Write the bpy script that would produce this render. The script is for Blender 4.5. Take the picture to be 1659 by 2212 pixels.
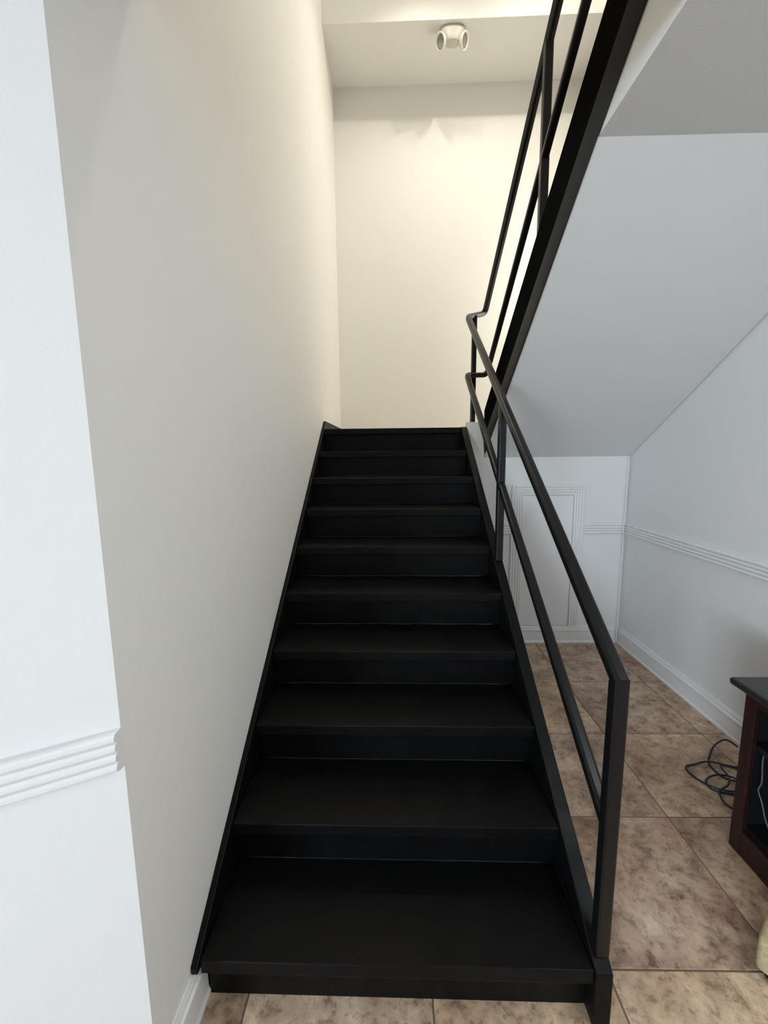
import bpy, bmesh, math, random
from mathutils import Vector, Matrix
random.seed(7)
for o in list(bpy.data.objects): bpy.data.objects.remove(o)
SC = bpy.context.scene
C = SC.collection

# ------------------------------------------------------------------ camera
F_PX, PITCH, ROLL, YAW, CAM_H = 889.19, 0.1374, -0.0104, 0.0188, 1.51
cam = bpy.data.cameras.new('camera')
cam.sensor_fit = 'HORIZONTAL'; cam.sensor_width = 36.0
cam.lens = 36.0 * F_PX / 1659.0
cam.clip_start = 0.02; cam.clip_end = 60
cam_o = bpy.data.objects.new('camera', cam); C.objects.link(cam_o)
_rz = Matrix.Rotation(YAW, 3, 'Z')
_fw = _rz @ Vector((0, math.cos(PITCH), -math.sin(PITCH)))
_up = _rz @ Vector((0, math.sin(PITCH), math.cos(PITCH)))
_rt = _rz @ Vector((1, 0, 0))
_c, _s = math.cos(ROLL), math.sin(ROLL)
_rt, _up = _c * _rt + _s * _up, -_s * _rt + _c * _up
_m = Matrix((_rt, _up, -_fw)).transposed().to_4x4()
_m.translation = (0, 0, CAM_H)
cam_o.matrix_world = _m
SC.camera = cam_o

# ------------------------------------------------------------------ light
SC.view_settings.view_transform = 'Standard'
SC.view_settings.look = 'None'
SC.view_settings.gamma = 1.0
SC.view_settings.use_curve_mapping = False
SC.view_settings.exposure = 0.0
w = bpy.data.worlds.new('overcast_sky'); SC.world = w; w.use_nodes = True
w.node_tree.nodes['Background'].inputs[0].default_value = (0.75, 0.88, 1.0, 1)
w.node_tree.nodes['Background'].inputs[1].default_value = 1.0

def area_light(name, loc, rot, sx, sy, power, col):
    l = bpy.data.lights.new(name, 'AREA'); l.shape = 'RECTANGLE'; l.size = sx; l.size_y = sy
    l.energy = power; l.color = col
    o = bpy.data.objects.new(name, l); o.location = loc; o.rotation_euler = rot; C.objects.link(o)
def point_light(name, loc, power, col, r=0.03):
    l = bpy.data.lights.new(name, 'POINT'); l.energy = power; l.color = col; l.shadow_soft_size = r
    o = bpy.data.objects.new(name, l); o.location = loc; C.objects.link(o)
DAY = (0.74, 0.875, 1.0)
WARM = (1.0, 0.925, 0.79)
# daylight through the window in the wall behind the camera
area_light('window_daylight', (-4.0, -6.22, 1.45), (math.radians(90), 0, math.radians(-20)), 2.3, 1.7, 445, DAY)
# unseen fill light added under the lobby ceiling, lifts floor and right wall
area_light('lobby_fill_light', (1.35, -0.1, 2.53), (0, 0, 0), 0.8, 0.8, 18, (0.94, 0.97, 1.0))
# the two bulbs on the ceiling over the upper landing
STAIR_Y, STAIR_R = 0.91434, -0.011316
_cr, _sr = math.cos(STAIR_R), math.sin(STAIR_R)
def S(x, y, z):
    return Vector((x * _cr - y * _sr, STAIR_Y + x * _sr + y * _cr, z))
def spot(name, loc, aim, power, col, r=0.03, ang=150):
    l = bpy.data.lights.new(name, 'SPOT'); l.energy = power; l.color = col; l.shadow_soft_size = r
    l.spot_size = math.radians(ang); l.spot_blend = 1.0
    o = bpy.data.objects.new(name, l); o.location = loc; C.objects.link(o)
    o.rotation_euler = Vector(aim).to_track_quat('-Z', 'Y').to_euler()
spot('landing_wall_washer', S(0.24, 2.15, 5.15), (0.0, 1, -4.0), 44, WARM, ang=125)
spot('landing_wall_washer', S(1.03, 2.15, 5.15), (-0.1, 1, -4.0), 44, WARM, ang=125)
point_light('upper_hall_light', S(1.45, 1.35, 5.52), 46, WARM)
point_light('upper_hall_light', S(0.55, -0.35, 5.30), 5, WARM, 0.08)  # unseen fill light added to even out the landing wall
# warm light reaching the landing from its right end, behind the upper flight
_p = S(1.77, 2.85, 2.9)
area_light('landing_side_light', _p, (math.radians(90), 0, math.radians(90)), 0.7, 1.6, 14, (1.0, 0.94, 0.82))

# ------------------------------------------------------------------ materials
def mat(name, col, rough=0.5, spec=0.5, metal=0.0):
    m = bpy.data.materials.new(name); m.use_nodes = True
    b = m.node_tree.nodes['Principled BSDF']
    b.inputs['Base Color'].default_value = (*col, 1); b.inputs['Roughness'].default_value = rough
    b.inputs['Specular IOR Level'].default_value = spec; b.inputs['Metallic'].default_value = metal
    return m
def N(m, t, **k):
    n = m.node_tree.nodes.new(t)
    for a, v in k.items(): setattr(n, a, v)
    return n
def L(m, a, b): m.node_tree.links.new(a, b)
def noise(m, vec, scale, detail=3, rough=0.55, dist=0.0):
    n = N(m, 'ShaderNodeTexNoise'); n.inputs['Scale'].default_value = scale
    n.inputs['Detail'].default_value = detail; n.inputs['Roughness'].default_value = rough
    n.inputs['Distortion'].default_value = dist
    L(m, vec, n.inputs['Vector']); return n
def ramp(m, src, stops):
    r = N(m, 'ShaderNodeValToRGB'); e = r.color_ramp.elements
    while len(e) < len(stops): e.new(0.5)
    for el, (p, c) in zip(e, stops): el.position = p; el.color = (*c, 1)
    L(m, src, r.inputs[0]); return r
def bump(m, src, strength, dist):
    b = N(m, 'ShaderNodeBump'); b.inputs['Strength'].default_value = strength; b.inputs['Distance'].default_value = dist
    L(m, src, b.inputs['Height']); L(m, b.outputs[0], m.node_tree.nodes['Principled BSDF'].inputs['Normal'])
def mix(m, fac, a, b, mode='MIX'):
    n = N(m, 'ShaderNodeMix', data_type='RGBA', blend_type=mode)
    for s, v in ((n.inputs[0], fac), (n.inputs[6], a), (n.inputs[7], b)):
        if isinstance(v, (int, float)): s.default_value = v
        elif isinstance(v, tuple): s.default_value = (*v, 1)
        else: L(m, v, s)
    return n.outputs[2]

def paint(name, col, rough=0.6):
    m = mat(name, col, rough, 0.35)
    g = N(m, 'ShaderNodeNewGeometry')
    a = noise(m, g.outputs['Position'], 1.7, 4, 0.6)
    c = ramp(m, a.outputs[0], [(0.3, tuple(v * 0.985 for v in col)), (0.7, col)])
    L(m, c.outputs[0], m.node_tree.nodes['Principled BSDF'].inputs['Base Color'])
    f = noise(m, g.outputs['Position'], 170, 2, 0.5)
    bump(m, f.outputs[0], 0.12, 0.003)
    return m
WALL = paint('wall_paint_off_white', (0.83, 0.82, 0.785))
WALL_D = paint('wall_paint_white', (0.80, 0.80, 0.79))
TRIM = mat('trim_gloss_white', (0.82, 0.82, 0.81), 0.35, 0.4)
CEIL = paint('ceiling_paint', (0.74, 0.74, 0.73), 0.8)

def black_paint():
    m = mat('black_stair_enamel', (0.003, 0.003, 0.0032), 0.42, 0.13)
    g = N(m, 'ShaderNodeNewGeometry')
    a = noise(m, g.outputs['Position'], 9, 6, 0.65)
    r = ramp(m, a.outputs[0], [(0.3, (0.36,) * 3), (0.75, (0.56,) * 3)])
    L(m, r.outputs[0], m.node_tree.nodes['Principled BSDF'].inputs['Roughness'])
    d = noise(m, g.outputs['Position'], 42, 5, 0.7)
    c = ramp(m, d.outputs[0], [(0.5, (0.0032, 0.0032, 0.0035)), (0.8, (0.007, 0.0066, 0.006))])
    L(m, c.outputs[0], m.node_tree.nodes['Principled BSDF'].inputs['Base Color'])
    f = noise(m, g.outputs['Position'], 60, 3)
    bump(m, f.outputs[0], 0.15, 0.002)
    return m
BLACK = black_paint()
RAIL = mat('black_rail_enamel', (0.006, 0.006, 0.0062), 0.33, 0.27)
MATTE = mat('matte_black_stringer', (0.006, 0.006, 0.006), 0.7, 0.0)
FLANGE = mat('black_flange_lit', (0.028, 0.027, 0.025), 0.55, 0.12)  # base lightened to stand for daylight caught along the lower edge
BEAD = mat('black_weld_bead', (0.008, 0.008, 0.009), 0.25, 0.5)

def tile_mat():
    m = mat('mottled_brown_tile', (0.3, 0.22, 0.17), 0.42, 0.4)
    tc = N(m, 'ShaderNodeTexCoord'); oi = N(m, 'ShaderNodeObjectInfo')
    ml = N(m, 'ShaderNodeMath', operation='MULTIPLY'); ml.inputs[1].default_value = 37.0
    L(m, oi.outputs['Random'], ml.inputs[0])
    ad = N(m, 'ShaderNodeVectorMath', operation='ADD')
    L(m, tc.outputs['Object'], ad.inputs[0]); L(m, ml.outputs[0], ad.inputs[1])
    big = noise(m, ad.outputs[0], 3.6, 3, 0.5, 0.25)
    base = ramp(m, big.outputs[0], [(0.28, (0.35, 0.25, 0.18)), (0.45, (0.50, 0.385, 0.295)),
                                    (0.60, (0.62, 0.515, 0.41)), (0.75, (0.68, 0.585, 0.48))])
    mid = noise(m, ad.outputs[0], 15, 7, 0.66, 0.35)
    ms = ramp(m, mid.outputs[0], [(0.34, (0.42, 0.36, 0.32)), (0.45, (0.80, 0.77, 0.74)), (0.55, (1.0, 0.99, 0.97)), (0.68, (1.28, 1.25, 1.2))])
    c1 = mix(m, 0.9, base.outputs[0], ms.outputs[0], 'MULTIPLY')
    red = noise(m, ad.outputs[0], 4.3, 4, 0.55, 0.3)
    rr = ramp(m, red.outputs[0], [(0.54, (0, 0, 0)), (0.68, (0.58, 0.58, 0.58))])
    rd = mix(m, 1.0, (0.45, 0.275, 0.22), ms.outputs[0], 'MULTIPLY')
    c2 = mix(m, rr.outputs[0], c1, rd)
    fine = noise(m, ad.outputs[0], 48, 5, 0.7, 0.2)
    fs = ramp(m, fine.outputs[0], [(0.36, (0.50, 0.45, 0.41)), (0.45, (0.97, 0.96, 0.95)), (0.7, (1.12, 1.1, 1.08))])
    c3 = mix(m, 0.75, c2, fs.outputs[0], 'MULTIPLY')
    tint = ramp(m, oi.outputs['Random'], [(0.0, (0.88, 0.80, 0.76)), (0.5, (1.04, 1.0, 0.94)), (1.0, (1.14, 1.06, 0.94))])
    c4 = mix(m, 1.0, c3, tint.outputs[0], 'MULTIPLY')
    L(m, c4, m.node_tree.nodes['Principled BSDF'].inputs['Base Color'])
    bump(m, mid.outputs[0], 0.25, 0.004)
    return m
TILE = tile_mat()
GROUT = mat('grout_brown', (0.22, 0.16, 0.12), 0.85, 0.2)

BOUNCE = mat('landing_bounce_tan', (0.58, 0.52, 0.43), 0.5, 0.3)  # unseen landing floor, made pale to bounce light onto the lower wall
def wood_mat():
    m = mat('dark_cherry_wood', (0.035, 0.011, 0.011), 0.4, 0.45)
    tc = N(m, 'ShaderNodeTexCoord'); mp = N(m, 'ShaderNodeMapping'); mp.inputs['Scale'].default_value = (9, 9, 1.2)
    L(m, tc.outputs['Object'], mp.inputs['Vector'])
    n = noise(m, mp.outputs[0], 6, 5, 0.6, 0.8)
    c = ramp(m, n.outputs[0], [(0.3, (0.014, 0.0045, 0.005)), (0.7, (0.032, 0.010, 0.010))])
    L(m, c.outputs[0], m.node_tree.nodes['Principled BSDF'].inputs['Base Color'])
    return m
WOOD = wood_mat()
CABTOP = mat('dark_cabinet_top', (0.022, 0.021, 0.018), 0.3, 0.5)
CABIN = mat('cabinet_black_inside', (0.008, 0.008, 0.009), 0.5, 0.4)
CABLE = mat('dark_blue_cable', (0.018, 0.018, 0.032), 0.4, 0.4)
WCABLE = mat('white_cable', (0.78, 0.78, 0.77), 0.4, 0.4)
def fabric():
    m = mat('beige_woven_cover', (0.50, 0.42, 0.25), 0.9, 0.2)
    g = N(m, 'ShaderNodeNewGeometry')
    n = noise(m, g.outputs['Position'], 90, 4, 0.7)
    c = ramp(m, n.outputs[0], [(0.35, (0.40, 0.33, 0.19)), (0.65, (0.56, 0.48, 0.30))])
    L(m, c.outputs[0], m.node_tree.nodes['Principled BSDF'].inputs['Base Color'])
    bump(m, n.outputs[0], 0.4, 0.003); return m
BEIGE = fabric()
LAMPW = mat('white_plastic', (0.80, 0.79, 0.74), 0.35, 0.4)
HOUSE = mat('white_plastic_shaded', (0.60, 0.59, 0.54), 0.4, 0.4)  # white plastic greyed to carry the shade of the fixture's underside
LENS = mat('lamp_reflector_grey', (0.30, 0.28, 0.24), 0.25, 0.5)
GLASS = mat('window_glass', (1, 1, 1), 0.0, 0.5)
GLASS.node_tree.nodes['Principled BSDF'].inputs['Transmission Weight'].default_value = 1.0

# ------------------------------------------------------------------ helpers
def mesh(name, verts, faces, m, parent=None, loc=(0, 0, 0), smooth=False):
    me = bpy.data.meshes.new(name)
    me.from_pydata([tuple(v) for v in verts], [], faces)
    bm = bmesh.new(); bm.from_mesh(me)
    bmesh.ops.remove_doubles(bm, verts=bm.verts, dist=1e-6)
    bmesh.ops.recalc_face_normals(bm, faces=bm.faces); bm.to_mesh(me); bm.free()
    me.materials.append(m)
    if smooth:
        for p in me.polygons: p.use_smooth = True
    o = bpy.data.objects.new(name, me); o.location = loc; C.objects.link(o)
    if parent: o.parent = parent
    return o
def from_bm(name, bm, m, parent=None, loc=(0, 0, 0), smooth=False):
    me = bpy.data.meshes.new(name); bmesh.ops.recalc_face_normals(bm, faces=bm.faces)
    bm.to_mesh(me); bm.free(); me.materials.append(m)
    if smooth:
        for p in me.polygons: p.use_smooth = True
    o = bpy.data.objects.new(name, me); o.location = loc; C.objects.link(o)
    if parent: o.parent = parent
    return o
def bevel_obj(o, w, seg=2):
    b = o.modifiers.new('bevel', 'BEVEL'); b.width = w; b.segments = seg; b.limit_method = 'ANGLE'; b.angle_limit = math.radians(35)
    return o
def prism(name, poly, a, b, m, parent=None, axis='Z', fn=None, loc=(0, 0, 0)):
    """extrude a 2-D polygon between a and b along axis; fn maps each vertex"""
    n = len(poly); v = []
    for t in (a, b):
        for p in poly:
            q = {'Z': (p[0], p[1], t), 'X': (t, p[0], p[1]), 'Y': (p[0], t, p[1])}[axis]
            v.append(fn(*q) if fn else Vector(q))
    f = [list(range(n))[::-1], list(range(n, 2 * n))] + [[i, (i + 1) % n, n + (i + 1) % n, n + i] for i in range(n)]
    return mesh(name, v, f, m, parent, loc)
def box(name, x0, x1, y0, y1, z0, z1, m, parent=None, fn=None, loc=(0, 0, 0)):
    return prism(name, [(x0, y0), (x1, y0), (x1, y1), (x0, y1)], z0, z1, m, parent, 'Z', fn, loc)
def struct(o): o['kind'] = 'structure'; return o
def tag(o, label, cat, group=None):
    o['label'] = label; o['category'] = cat
    if group: o['group'] = group
    return o
def thing(name, label, cat, loc=(0, 0, 0), rz=0.0):
    o = bpy.data.objects.new(name, None); o.empty_display_size = 0.1; o.location = loc; o.rotation_euler = (0, 0, rz)
    C.objects.link(o); return tag(o, label, cat)
def sweep(name, path, prof, m, parent=None, up=Vector((0, 0, 1)), n0=None, n1=None, smooth=False, closed=False):
    """sweep a closed profile along a polyline with mitred joints"""
    P = [Vector(p) for p in path]; k = len(P); dirs = [(P[i + 1] - P[i]).normalized() for i in range(k - 1)]
    d = dirs[0]; r = d.cross(up)
    if r.length < 1e-4: r = d.cross(Vector((0, 1, 0)))
    r.normalize(); u = r.cross(d).normalized()
    rings = []
    for i in range(k):
        if i == 0: nrm = n0 or dirs[0]
        elif i == k - 1: nrm = n1 or dirs[-1]
        else: nrm = (dirs[i - 1] + dirs[i]).normalized()
        d = dirs[max(0, i - 1)]
        ring = []
        for a, b in prof:
            q = P[i] + r * a + u * b
            t = (P[i] - q).dot(nrm) / d.dot(nrm)
            ring.append(q + d * t)
        rings.append(ring)
        if 0 < i < k - 1:
            q = dirs[i - 1].rotation_difference(dirs[i]); r = (q @ r).normalized(); u = (q @ u).normalized()
    n = len(prof); v = [x for g in rings for x in g]; f = []
    for i in range(k - 1):
        for j in range(n):
            f.append([i * n + j, i * n + (j + 1) % n, (i + 1) * n + (j + 1) % n, (i + 1) * n + j])
    f += [list(range(n))[::-1], list(range((k - 1) * n, k * n))]
    return mesh(name, v, f, m, parent, smooth=smooth)
def circle(r, n=10): return [(r * math.cos(2 * math.pi * i / n), r * math.sin(2 * math.pi * i / n)) for i in range(n)]
def rsq(w, c=0.007, s=3):
    h = w / 2; out = []
    for cx, cy, a0 in ((h - c, h - c, 0), (-h + c, h - c, 90), (-h + c, -h + c, 180), (h - c, -h + c, 270)):
        for i in range(s + 1):
            a = math.radians(a0 + 90 * i / s); out.append((cx + c * math.cos(a), cy + c * math.sin(a)))
    return out
def catmull(pts, sub=8):
    P = [Vector(p) for p in pts]; P = [2 * P[0] - P[1]] + P + [2 * P[-1] - P[-2]]; out = []
    for i in range(1, len(P) - 2):
        for s in range(sub):
            t = s / sub; a, b, c, d = P[i - 1:i + 3]
            out.append(0.5 * ((2 * b) + (c - a) * t + (2 * a - 5 * b + 4 * c - d) * t * t + (3 * b - a - 3 * c + d) * t ** 3))
    out.append(P[-2]); return out
def fillet(pts, radii, seg=6):
    P = [Vector(p) for p in pts]; out = [P[0]]
    for i in range(1, len(P) - 1):
        r = radii.get(i, 0)
        if not r: out.append(P[i]); continue
        a = (P[i - 1] - P[i]).normalized(); b = (P[i + 1] - P[i]).normalized()
        A, B = P[i] + a * r, P[i] + b * r
        for s in range(seg + 1):
            t = s / seg; out.append((1 - t) ** 2 * A + 2 * t * (1 - t) * P[i] + t * t * B)
    out.append(P[-1]); return out

# ------------------------------------------------------------------ dimensions
T, R = 0.24569, 0.17083
LX = -0.546                                    # left stair wall (stair frame)
XL = -0.5257                                   # inner face of left stringer
def xin(y): return 0.5215 - 0.012 * y          # inner face of right stringer
def xout(y): return 0.5665 - 0.0125 * y
WR, WB = 1.8086, 3.174                         # right wall, wall under the landing
ZC, ZF2, ZC2 = 2.535, 2.904, 5.66              # lower ceiling, upper floor, upper ceiling
LAND = 10 * R
YL = 3.325                                     # landing back wall (stair frame)
A = S(LX, -0.17, 0)                            # outer corner of the stair wall
AD = Vector((-0.876, -0.483, 0)).normalized(); AN = Vector((0.483, -0.876, 0)).normalized()
B = A + AD * 5.3                              # far end of the angled wall

# ------------------------------------------------------------------ floor of tiles
floor = struct(box('floor', -5.4, 2.0, -6.3, 3.3, -0.06, -0.0025, GROUT))
def clip(poly, n, d):
    out = []
    for i in range(len(poly)):
        p, q = poly[i], poly[(i + 1) % len(poly)]
        a, b = n[0] * p[0] + n[1] * p[1] - d, n[0] * q[0] + n[1] * q[1] - d
        if a <= 0: out.append(p)
        if (a < 0 < b) or (b < 0 < a):
            t = a / (a - b); out.append((p[0] + t * (q[0] - p[0]), p[1] + t * (q[1] - p[1])))
    return out
TS, GX, GY, GR = 0.52, -0.41603, 1.0299, 0.0027
def tile_mesh(poly):
    bm = bmesh.new(); h = 0.0; b = 0.002
    cx = sum(p[0] for p in poly) / len(poly); cy = sum(p[1] for p in poly) / len(poly)
    lo = [bm.verts.new((p[0], p[1], -0.012)) for p in poly]
    mi = [bm.verts.new((p[0], p[1], -0.0015)) for p in poly]
    def ins(p):
        v = Vector((cx - p[0], cy - p[1])); v.normalize(); return (p[0] + v.x * b, p[1] + v.y * b, h)
    hi = [bm.verts.new(ins(p)) for p in poly]; n = len(poly)
    bm.faces.new(hi)
    for i in range(n):
        j = (i + 1) % n
        bm.faces.new((lo[i], lo[j], mi[j], mi[i])); bm.faces.new((mi[i], mi[j], hi[j], hi[i]))
    me = bpy.data.meshes.new('tile'); bmesh.ops.recalc_face_normals(bm, faces=bm.faces); bm.to_mesh(me); bm.free()
    me.materials.append(TILE); return me
full_tile = None
for i in range(-10, 5):
    for j in range(-14, 5):
        x0, y0 = GX + i * TS, GY + j * TS
        p0 = [(x0 + GR, y0 + GR), (x0 + TS - GR, y0 + GR), (x0 + TS - GR, y0 + TS - GR), (x0 + GR, y0 + TS - GR)]
        p = clip(p0, (1, 0), WR); p = clip(p, (0, 1), WB); p = clip(p, (0, -1), 6.08); p = clip(p, (-1, 0), -B.x)
        cx, cy = x0 + TS / 2, y0 + TS / 2
        if x0 + TS > A.x + 0.02 and cy > 0.6: p = clip(p, (-1, 0), -(A.x - 0.0))
        elif cx < A.x + 0.3:
            n = -AN; p = clip(p, (n.x, n.y), n.x * A.x + n.y * A.y)
        if len(p) < 3: continue
        ar = 0.5 * abs(sum(p[k][0] * p[(k + 1) % len(p)][1] - p[(k + 1) % len(p)][0] * p[k][1] for k in range(len(p))))
        if ar < 0.002: continue
        loc = (cx, cy, 0)
        if ar > (TS - 2 * GR) ** 2 * 0.999:
            if full_tile is None: full_tile = tile_mesh([(q[0] - cx, q[1] - cy) for q in p])
            me = full_tile
        else: me = tile_mesh([(q[0] - cx, q[1] - cy) for q in p])
        o = bpy.data.objects.new('tile', me); o.location = loc; C.objects.link(o); o.parent = floor

# ------------------------------------------------------------------ walls
struct(prism('wall_left', [(LX, -0.17), (LX, YL), (LX - 0.14, YL), (LX - 0.14, -0.14)], 0, ZC2, WALL, fn=S))
q = [A, B, B - AN * 0.12, A - AN * 0.12]
struct(prism('wall_angled', [(v.x, v.y) for v in q], 0, ZC, WALL_D))
struct(box('wall_side', B.x - 0.12, B.x, -6.2, B.y - 0.005, 0, ZC, WALL_D))
struct(box('wall_right', WR, WR + 0.14, -6.2, 4.4, 0, ZC2, WALL_D))
struct(box('wall_back', A.x + 0.06, WR, WB, WB + 0.07, 0, 1.49, WALL_D))
struct(prism('wall_landing', [(LX, YL), (1.85, YL), (1.85, YL + 0.14), (LX, YL + 0.14)], 0, ZC2, WALL, fn=S))
# rear wall with the window that lights the room
rear = bmesh.new()
def bbox(bm, x0, x1, y0, y1, z0, z1):
    m = Matrix.Translation(((x0 + x1) / 2, (y0 + y1) / 2, (z0 + z1) / 2)) @ Matrix.Diagonal((x1 - x0, y1 - y0, z1 - z0, 1))
    bmesh.ops.create_cube(bm, size=1, matrix=m)
for a in ((B.x, -5.15, 0, ZC), (-2.85, WR, 0, ZC), (-5.15, -2.85, 0, 0.6), (-5.15, -2.85, 2.3, ZC)):
    bbox(rear, a[0], a[1], -6.2, -6.08, a[2], a[3])
struct(from_bm('wall_rear', rear, WALL_D))
win = bpy.data.objects.new('window_1', None); win.location = (-4.0, -6.14, 0.6); C.objects.link(win); struct(win)
fr = bmesh.new()
for a in ((-1.15, -1.09, 0, 1.7), (1.09, 1.15, 0, 1.7), (-1.09, 1.09, 0, 0.06), (-1.09, 1.09, 1.64, 1.7), (-0.03, 0.03, 0.06, 1.64)):
    bbox(fr, a[0], a[1], -0.04, 0.04, a[2], a[3])
from_bm('window_frame', fr, TRIM, win)

# lower ceiling with the stair opening, and the upper floor on it
poly = [(B.x, -6.2), (WR, -6.2), (WR, 1.53), (0.6865, 1.53), (0.685, 1.03), (A.x + 0.003, 1.03), (A.x + 0.003, A.y), (B.x, B.y)]
struct(prism('ceiling', poly, ZC, ZF2, CEIL))
# upper hall shell
struct(box('wall_upper_left', A.x - 0.14, A.x, -0.9, A.y - 0.09, ZF2, ZC2, WALL))
struct(box('wall_upper_front', A.x - 0.14, WR, -1.0, -0.9, ZF2, ZC2, WALL))
struct(box('ceiling_upper', A.x - 0.2, WR, -1.0, 4.4, ZC2, ZC2 + 0.1, CEIL))
# dropped bulkhead across the landing wall
struct(prism('ceiling_bulkhead', [(2.765, 4.835), (YL, 4.835), (YL, ZC2), (2.765, ZC2)], LX, 1.85, WALL, axis='X', fn=lambda x, y, z: Vector((min(S(x, y, z).x, WR), S(x, y, z).y, z))))
# landing slab, its kerb, and the sloped soffit under the upper flight
struct(prism('floor_landing', [(LX, 9 * T + 0.06), (1.85, 9 * T + 0.06), (1.85, YL), (LX, YL)], LAND - 0.15, LAND - 0.001, BOUNCE,
             fn=lambda x, y, z: Vector((min(S(x, y, z).x, WR), S(x, y, z).y, z))))
struct(prism('trim_1', [(0.536, 2.205), (0.665, 2.205), (0.665, 2.265), (0.536, 2.265)], 0.15, 1.745, WALL, fn=S))
SM = 0.6345
def soff(y): return 1.484 + SM * (3.172 - y)
struct(prism('ceiling_sloped', [(WB, soff(WB)), (1.515, soff(1.515)), (1.515, soff(1.515) + 0.06), (WB, soff(WB) + 0.06)], 0.706, WR - 0.006, CEIL, axis='X',
             fn=lambda x, y, z: Vector((x - 0.005 * (WB - y) if x > 1 else 0.6850 + 0.0113 * (y - 1.515), y, z))))

# ------------------------------------------------------------------ mouldings
def reed(h, t, n=4, steps=5):
    """profile (across 0..h, out 0..t) of a fluted moulding with n rounded reeds"""
    p = [(0, 0)]; w = h / n
    for i in range(n):
        for s in range(steps + 1):
            a = math.pi * s / steps
            p.append((i * w + w * (0.5 - 0.5 * math.cos(a)), t * 0.55 + t * 0.45 * math.sin(a)))
    p.append((h, 0)); return p
BASE = [(0, 0), (0, 0.020), (0.010, 0.021), (0.020, 0.015), (0.095, 0.014), (0.100, 0.018), (0.112, 0.018), (0.117, 0.011), (0.128, 0.011), (0.134, 0.008), (0.141, 0.006), (0.141, 0)]
def mould(name, p0, p1, out, prof, z0, m=TRIM, parent=None, cut=None):
    """run a profile (height, depth) along a horizontal line; out = unit vector off the wall"""
    p0, p1, out = Vector(p0), Vector(p1), Vector(out); v = []; n = len(prof)
    for p in (p0, p1):
        for h, d in prof:
            q = p + out * d
            if cut and p is p0: q = q + cut * d
            v.append((q.x, q.y, z0 + h))
    f = [list(range(n))[::-1], list(range(n, 2 * n))] + [[i, (i + 1) % n, n + (i + 1) % n, n + i] for i in range(n)]
    return mesh(name, v, f, m, parent)
CR = reed(0.083, 0.020)
struct(mould('trim_2', A + AN * 0.0005, B + AN * 0.0005, AN, CR, 0.890, cut=AD * (0.483 / 0.876)))
struct(mould('trim_3', (WR - 0.0005, -6.0, 0), (WR - 0.0005, WB, 0), (-1, 0, 0), CR, 0.890))
struct(mould('trim_4', (1.474, WB - 0.0005, 0), (WR - 0.02, WB - 0.0005, 0), (0, -1, 0), CR, 0.890))
struct(mould('trim_5', (0.70, WB - 0.0005, 0), (0.92, WB - 0.0005, 0), (0, -1, 0), CR, 0.890))
struct(mould('baseboard_right', (WR - 0.0005, -6.0, 0), (WR - 0.0005, WB, 0), (-1, 0, 0), BASE, 0))
struct(mould('baseboard_back', (0.60, WB - 0.0005, 0), (WR - 0.02, WB - 0.0005, 0), (0, -1, 0), BASE, 0))
struct(mould('baseboard_left', S(LX + 0.0005, -0.172, 0), S(LX + 0.0005, 0.046, 0), (_cr, _sr, 0), BASE, 0))
struct(mould('baseboard_angled', A + AN * 0.0005, B + AN * 0.0005, AN, BASE, 0))
# small closet door under the landing: fluted casing around a flat panel
door = bpy.data.objects.new('door_1', None); door.location = (1.2, WB, 0); C.objects.link(door); struct(door)
dx0, dx1, dz, zb = 1.003 - 1.2, 1.402 - 1.2, 1.192, 0.143
CS = reed(0.080, 0.016)
def casing(i):
    v = []
    for u, d in CS:
        pts = [(dx0 - u, zb), (dx0 - u, dz + u), (dx1 + u, dz + u), (dx1 + u, zb)]
        v.append([(x, -d - 0.0005, z) for x, z in pts])
    n = len(v); V = [v[k][i] for k in range(n)] + [v[k][i + 1] for k in range(n)]
    f = [list(range(n))[::-1], list(range(n, 2 * n))] + [[k, (k + 1) % n, n + (k + 1) % n, n + k] for k in range(n)]
    mesh('casing', V, f, TRIM, door)
for i in range(3): casing(i)
bevel_obj(box('door_panel', dx0 + 0.004, dx1 - 0.004, -0.006, -0.0005, zb, dz - 0.004, TRIM, door), 0.002)

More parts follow.
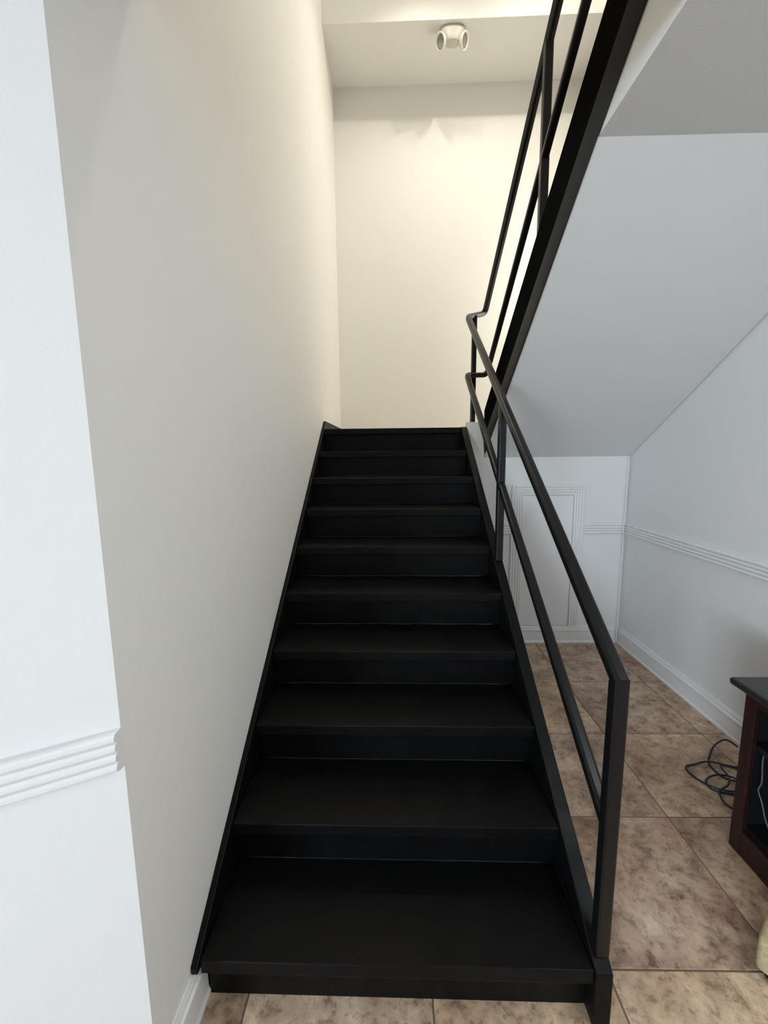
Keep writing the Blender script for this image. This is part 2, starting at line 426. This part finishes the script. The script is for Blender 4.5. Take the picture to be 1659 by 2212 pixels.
# ------------------------------------------------------------------ lower staircase
st = thing('staircase', 'black painted steel staircase rising from the tiled floor to the landing', 'staircase', (0, STAIR_Y, 0), STAIR_R)
NH, NO = 0.042, 0.044            # nosing height and overhang
for k in range(10):
    y0 = k * T; y1 = (k + 1) * T + NO if k < 9 else y0 + 0.12
    z1 = (k + 1) * R
    pl = [(y0, z1 - NH), (y0, z1), (y1, z1), (y1, z1 - 0.010), (y0 + 0.008, z1 - 0.010), (y0 + 0.008, z1 - NH)]
    v = [(XL + 0.001, y, z) for y, z in pl] + [(xin(y) - 0.001, y, z) for y, z in pl]
    f = [[0, 1, 2, 3, 4, 5][::-1], [6, 7, 8, 9, 10, 11]] + [[i, (i + 1) % 6, 6 + (i + 1) % 6, 6 + i] for i in range(6)]
    bevel_obj(mesh('tread', v, f, BLACK, st), 0.0035)
    yr = y0 + NO; zr = k * R
    pr = [(XL + 0.001, yr), (xin(yr) - 0.001, yr), (xin(yr) - 0.001, yr + 0.006), (XL + 0.001, yr + 0.006)]
    prism('riser', pr, zr, z1 - 0.010, BLACK, st)
    if k:
        rad = 0.005; prof = [(0, 0), (-rad, 0), (-rad * 0.6, rad * 0.75), (0, rad)]
        v = []
        nseg = 26
        for s in range(nseg + 1):
            x = XL + 0.002 + (xin(yr) - 0.003 - XL) * s / nseg; q = 0.35 + 0.5 * random.random() + (0.7 if s in (0, nseg) else 0)
            for a, b in prof: v.append((x, yr + a * q, zr + b * q))
        f = []
        for s in range(nseg):
            for j in range(4): f.append([s * 4 + j, s * 4 + (j + 1) % 4, s * 4 + 4 + (j + 1) % 4, s * 4 + 4 + j])
        f += [[3, 2, 1, 0], [nseg * 4 + j for j in range(4)]]
        mesh('weld_bead', v, f, BEAD, st, smooth=True)
M = R / T
def nz(y): return R + M * y
# left stringer: plate along the wall that turns into a low skirting on the landing
pl = [(-0.012, 0.142), (-0.012, nz(-0.012)), (2.30, 1.772), (3.31, 1.772), (3.31, LAND + 0.001), (2.30, LAND + 0.001), (2.30, 1.45), (0.20, 0.002), (0.06, 0.002), (0.06, 0.142)]
bevel_obj(prism('stringer', pl, LX + 0.001, XL, BLACK, st, axis='X'), 0.003)
# right stringer: channel with a wide top flange and a plumb front end
YT = 2.235
pl = [(-0.006, 0.0), (-0.006, nz(-0.006)), (YT - 0.02, nz(YT - 0.02)), (2.285, nz(YT - 0.02)), (2.285, 1.53), (YT - 0.02, 1.42), (0.26, 0.0)]
v = []
for side in (xin, xout):
    for y, z in pl: v.append((side(y), y, z))
n = len(pl)
f = [list(range(n))[::-1], list(range(n, 2 * n))] + [[i, (i + 1) % n, n + (i + 1) % n, n + i] for i in range(n)]
bevel_obj(mesh('stringer', v, f, BLACK, st), 0.003)

# ------------------------------------------------------------------ upper staircase
R2, T2, Y2 = 0.17083, 0.2620, 2.06
o2 = S(0.67, Y2, LAND)
up = thing('staircase', 'upper flight of black stairs climbing back overhead from the landing, black stringer seen from below', 'staircase', (o2.x, o2.y, LAND), STAIR_R)
def U(x, y, z): return (x - 0.67, y - Y2, z - LAND)     # stair frame -> local
def face_top(y): return 1.828 + (2.205 - y) * 0.638
def web_low(y): return face_top(y) - 0.215
pl = [(2.205, web_low(2.205)), (2.205, 1.828), (0.20, face_top(0.20)), (0.20, web_low(0.20))]
bevel_obj(prism('stringer', pl, 0.661, 0.6755, MATTE, up, axis='X', fn=U), 0.003, 2)
sec = [(0.0, 0.004)] + [(0.0150 * (1 - math.cos(math.radians(a))), -0.103 * math.sin(math.radians(a))) for a in range(0, 91, 10)] + [(0.0150, 0.004)]
v = []
for y in (2.2045, 0.20):
    for dx, dz in sec: v.append(U(0.6612 + dx, y, web_low(y) + 0.001 + dz))
n = len(sec)
f = [list(range(n)), list(range(n, 2 * n))[::-1]] + [[i, (i + 1) % n, n + (i + 1) % n, n + i] for i in range(n)]
fl = mesh('bottom_flange', v, f, FLANGE, up)
for p in fl.data.polygons:
    if len(p.vertices) == 4: p.use_smooth = True
for k in range(6):
    y0 = Y2 - k * T2; z1 = LAND + (k + 1) * R2
    box('tread', 0.6845, 1.775, max(y0 - T2 - 0.03, 0.63), y0, z1 - 0.012, z1, BLACK, up, fn=U)
    box('riser', 0.6845, 1.775, y0 - 0.036, y0 - 0.03, z1 - R2 + 0.001, z1 - 0.012, BLACK, up, fn=U)

# ------------------------------------------------------------------ railing
RB = (0.547, 0.032, 0.194)
ro = S(*RB)
rl = thing('stair_railing', 'black square tube handrail with lower rail and posts, turning back at the landing', 'railing', ro, STAIR_R)
def G(x, y, z): return Vector((x - RB[0], y - RB[1], z - RB[2]))
def rx(y): return 0.547 - 0.0125 * (y - 0.03)
PW, HW, MW = 0.037, 0.036, 0.034
zt = 0.966
dh = Vector((rx(2.12) - rx(0.032), 2.088, 2.447 - zt)).normalized()
mit = (Vector((0, 0, 1)) + dh).normalized()
sweep('post', [G(0.547, 0.032, 0.195), G(0.547, 0.032, zt)], rsq(PW), RAIL, rl, up=Vector((0, 1, 0)), n1=mit)
X2 = 0.681
hp = fillet([G(0.547, 0.032, zt), G(rx(2.15), 2.150, 2.463), G(X2 - 0.002, 2.345, 2.548), G(X2, 0.25, 2.605 + 2.01 * 0.5985)], {1: 0.045, 2: 0.055}, 8)
sweep('handrail', hp, rsq(HW, 0.010), RAIL, rl, n0=mit)
mp = fillet([G(0.546, 0.038, 0.569), G(rx(2.15), 2.150, 2.070), G(X2 - 0.002, 2.235, 2.085), G(X2, 0.25, 2.2465 + 1.735 * 0.6675)], {1: 0.035, 2: 0.045}, 7)
sweep('mid_rail', mp, rsq(MW, 0.009), RAIL, rl)
y = 1.16
sweep('post', [G(rx(y), y, nz(y) - 0.004), G(rx(y), y, 1.745)], rsq(PW), RAIL, rl, up=Vector((0, 1, 0)))
sweep('post', [G(0.580, 2.225, 1.746), G(0.580, 2.215, 2.490)], rsq(0.035), RAIL, rl, up=Vector((0, 1, 0)))
sweep('post', [G(X2 + 0.001, 1.143, 2.49), G(X2, 1.143, 3.265)], rsq(PW), RAIL, rl, up=Vector((0, 1, 0)), n0=Vector((0, 0.52, 0.85)))

# ------------------------------------------------------------------ emergency light
ec = S(0.478, 2.845, 4.835)
em = thing('emergency_light', 'white twin-head emergency light fixed under the bulkhead above the landing', 'light', ec, STAIR_R)
def ring_solid(name, rings, m, parent, smooth=True, n=24):
    v, f = [], []
    for r in rings:
        v += r
    k = len(rings); n = len(rings[0])
    for i in range(k - 1):
        for j in range(n): f.append([i * n + j, i * n + (j + 1) % n, (i + 1) * n + (j + 1) % n, (i + 1) * n + j])
    f += [list(range(n)), list(range((k - 1) * n, k * n))]
    return mesh(name, v, f, m, parent, smooth=smooth)
def oval(rx_, ry_, z, n=28, p=2.6):
    out = []
    for i in range(n):
        a = 2 * math.pi * i / n; c, s = math.cos(a), math.sin(a)
        out.append((rx_ * math.copysign(abs(c) ** (2 / p), c), ry_ * math.copysign(abs(s) ** (2 / p), s), z))
    return out
ring_solid('housing', [oval(0.100, 0.050, -0.001), oval(0.100, 0.050, -0.026), oval(0.096, 0.048, -0.034), oval(0.070, 0.046, -0.060), oval(0.055, 0.044, -0.092), oval(0.048, 0.038, -0.098)], HOUSE, em)
for sgn in (-1, 1):
    ax = Vector((sgn * 0.80, -0.46, -0.40)).normalized()
    M4 = Matrix.Translation((sgn * 0.088, -0.004, -0.084)) @ ax.to_track_quat('Z', 'Y').to_matrix().to_4x4()
    def rg(r, z, n=24): return [tuple(M4 @ Vector((r * math.cos(2 * math.pi * i / n), r * math.sin(2 * math.pi * i / n), z))) for i in range(n)]
    h = ring_solid('lamp_head', [rg(0.018, -0.030), rg(0.036, -0.026), rg(0.050, -0.004), rg(0.056, 0.010), rg(0.056, 0.016), rg(0.047, 0.017), rg(0.043, 0.004)], LAMPW, em)
    ring_solid('lens', [rg(0.0425, 0.0045), rg(0.0425, 0.006), rg(0.028, 0.002), rg(0.012, 0.000)], LENS, h)

# ------------------------------------------------------------------ corner cable
pts = [(1.792, 3.160, 1.476), (1.791, 3.159, 1.25), (1.790, 3.158, 1.02), (1.778, 3.144, 0.965), (1.776, 3.142, 0.905), (1.788, 3.158, 0.86), (1.793, 3.160, 0.60), (1.788, 3.158, 0.45), (1.792, 3.160, 0.33), (1.788, 3.156, 0.24), (1.780, 3.144, 0.13), (1.779, 3.143, 0.009)]
tag(sweep('wall_cable', catmull(pts, 5), circle(0.0065, 8), WCABLE, up=Vector((0, 1, 0)), smooth=True),
    'thin white cable running down the corner beyond the railing', 'cable')

# ------------------------------------------------------------------ cabinet
CX, CY0, CY1, CZ = 1.300, 1.02, 1.434, 0.64
cb = thing('cabinet', 'dark reddish wood open cabinet with black top against the right wall', 'cabinet', (CX, CY0, 0))
def K(x, y, z): return (x - CX, y - CY0, z)
XB = WR - 0.03
def cbox(name, x0, x1, y0, y1, z0, z1, m, par=cb, bev=0.002):
    return bevel_obj(box(name, x0, x1, y0, y1, z0, z1, m, par, fn=K), bev)
cbox('top', CX - 0.028, XB, CY0 - 0.045, CY1 + 0.048, CZ, CZ + 0.028, CABTOP, bev=0.010)
cbox('side_panel', CX + 0.02, XB, CY1 - 0.02, CY1, 0.0, CZ, WOOD)
cbox('side_panel', CX + 0.02, XB, CY0, CY0 + 0.02, 0.0, CZ, WOOD)
cbox('lining', CX + 0.0205, XB - 0.012, CY1 - 0.0235, CY1 - 0.0205, 0.106, CZ - 0.001, CABIN, bev=0.0005)
cbox('back_panel', XB - 0.01, XB - 0.001, CY0 + 0.021, CY1 - 0.024, 0.02, CZ - 0.001, CABIN)
cbox('stile', CX, CX + 0.0195, CY1 - 0.046, CY1, 0.0, CZ, WOOD)
cbox('stile', CX, CX + 0.0195, CY0, CY0 + 0.046, 0.0, CZ, WOOD)
cbox('rail', CX, CX + 0.0195, CY0 + 0.0465, CY1 - 0.0465, CZ - 0.035, CZ, WOOD)
cbox('plinth', CX + 0.001, CX + 0.0195, CY0 + 0.0465, CY1 - 0.0465, 0.0, 0.10, WOOD)
cbox('shelf', CX + 0.021, XB - 0.012, CY0 + 0.021, CY1 - 0.024, 0.43, 0.452, CABIN)
cbox('bottom_shelf', CX + 0.021, XB - 0.012, CY0 + 0.021, CY1 - 0.021, 0.085, 0.105, CABIN)
pts = [(1.342, 1.381, 0.428), (1.34, 1.380, 0.39), (1.34, 1.374, 0.314), (1.338, 1.381, 0.278), (1.34, 1.363, 0.24), (1.34, 1.340, 0.187), (1.36, 1.31, 0.109)]
tag(sweep('loose_cord', catmull(pts, 6), circle(0.0028, 6), mat('grey_cord', (0.10, 0.10, 0.11), 0.4, 0.4), up=Vector((0, 1, 0)), smooth=True),
    'thin grey cord hanging inside the open cabinet below its shelf', 'cord')

# ------------------------------------------------------------------ dark cable on the floor
pts = [(1.74, 1.93, 0.03), (1.70, 1.955, 0.05), (1.64, 1.945, 0.03), (1.575, 1.895, 0.008), (1.535, 1.842, 0.006), (1.53, 1.78, 0.006), (1.55, 1.735, 0.012),
       (1.60, 1.71, 0.015), (1.61, 1.67, 0.010), (1.55, 1.655, 0.006), (1.46, 1.672, 0.006), (1.428, 1.70, 0.006), (1.44, 1.735, 0.014), (1.51, 1.762, 0.016), (1.57, 1.745, 0.016), (1.575, 1.70, 0.016),
       (1.51, 1.665, 0.016), (1.45, 1.685, 0.014), (1.415, 1.735, 0.006), (1.40, 1.79, 0.006), (1.412, 1.825, 0.006), (1.46, 1.838, 0.006), (1.53, 1.846, 0.015), (1.62, 1.83, 0.006), (1.70, 1.80, 0.006)]
tag(sweep('floor_cable', catmull(pts, 8), circle(0.0042, 8), CABLE, smooth=True),
    'dark blue cable lying in loops on the tiles beside the cabinet', 'cable')
pts = [(1.66, 1.80, 0.006), (1.60, 1.83, 0.010), (1.555, 1.80, 0.024), (1.545, 1.74, 0.024), (1.50, 1.69, 0.026), (1.44, 1.66, 0.020), (1.43, 1.615, 0.006), (1.45, 1.575, 0.006), (1.50, 1.52, 0.006), (1.56, 1.49, 0.006)]
tag(sweep('floor_cable', catmull(pts, 8), circle(0.0040, 8), CABLE, smooth=True),
    'second dark cable trailing from the loops to the foot of the cabinet', 'cable')

# ------------------------------------------------------------------ beige stool corner at the right edge
fc = Vector((1.042, 1.022, 0))
ft = thing('footstool', 'low beige padded footstool just entering the picture in front of the cabinet', 'footstool', fc, math.radians(39))
bm = bmesh.new(); bbox(bm, 0, 0.17, -0.30, 0, 0.022, 0.13)
o = from_bm('cushion', bm, BEIGE, ft, smooth=True); bevel_obj(o, 0.014, 3)
for x, yy in ((0.03, -0.03), (0.14, -0.03), (0.03, -0.27), (0.14, -0.27)):
    bm = bmesh.new(); bmesh.ops.create_cone(bm, cap_ends=True, segments=12, radius1=0.011, radius2=0.015, depth=0.023, matrix=Matrix.Translation((x, yy, 0.0115)))
    from_bm('foot', bm, CABIN, ft)
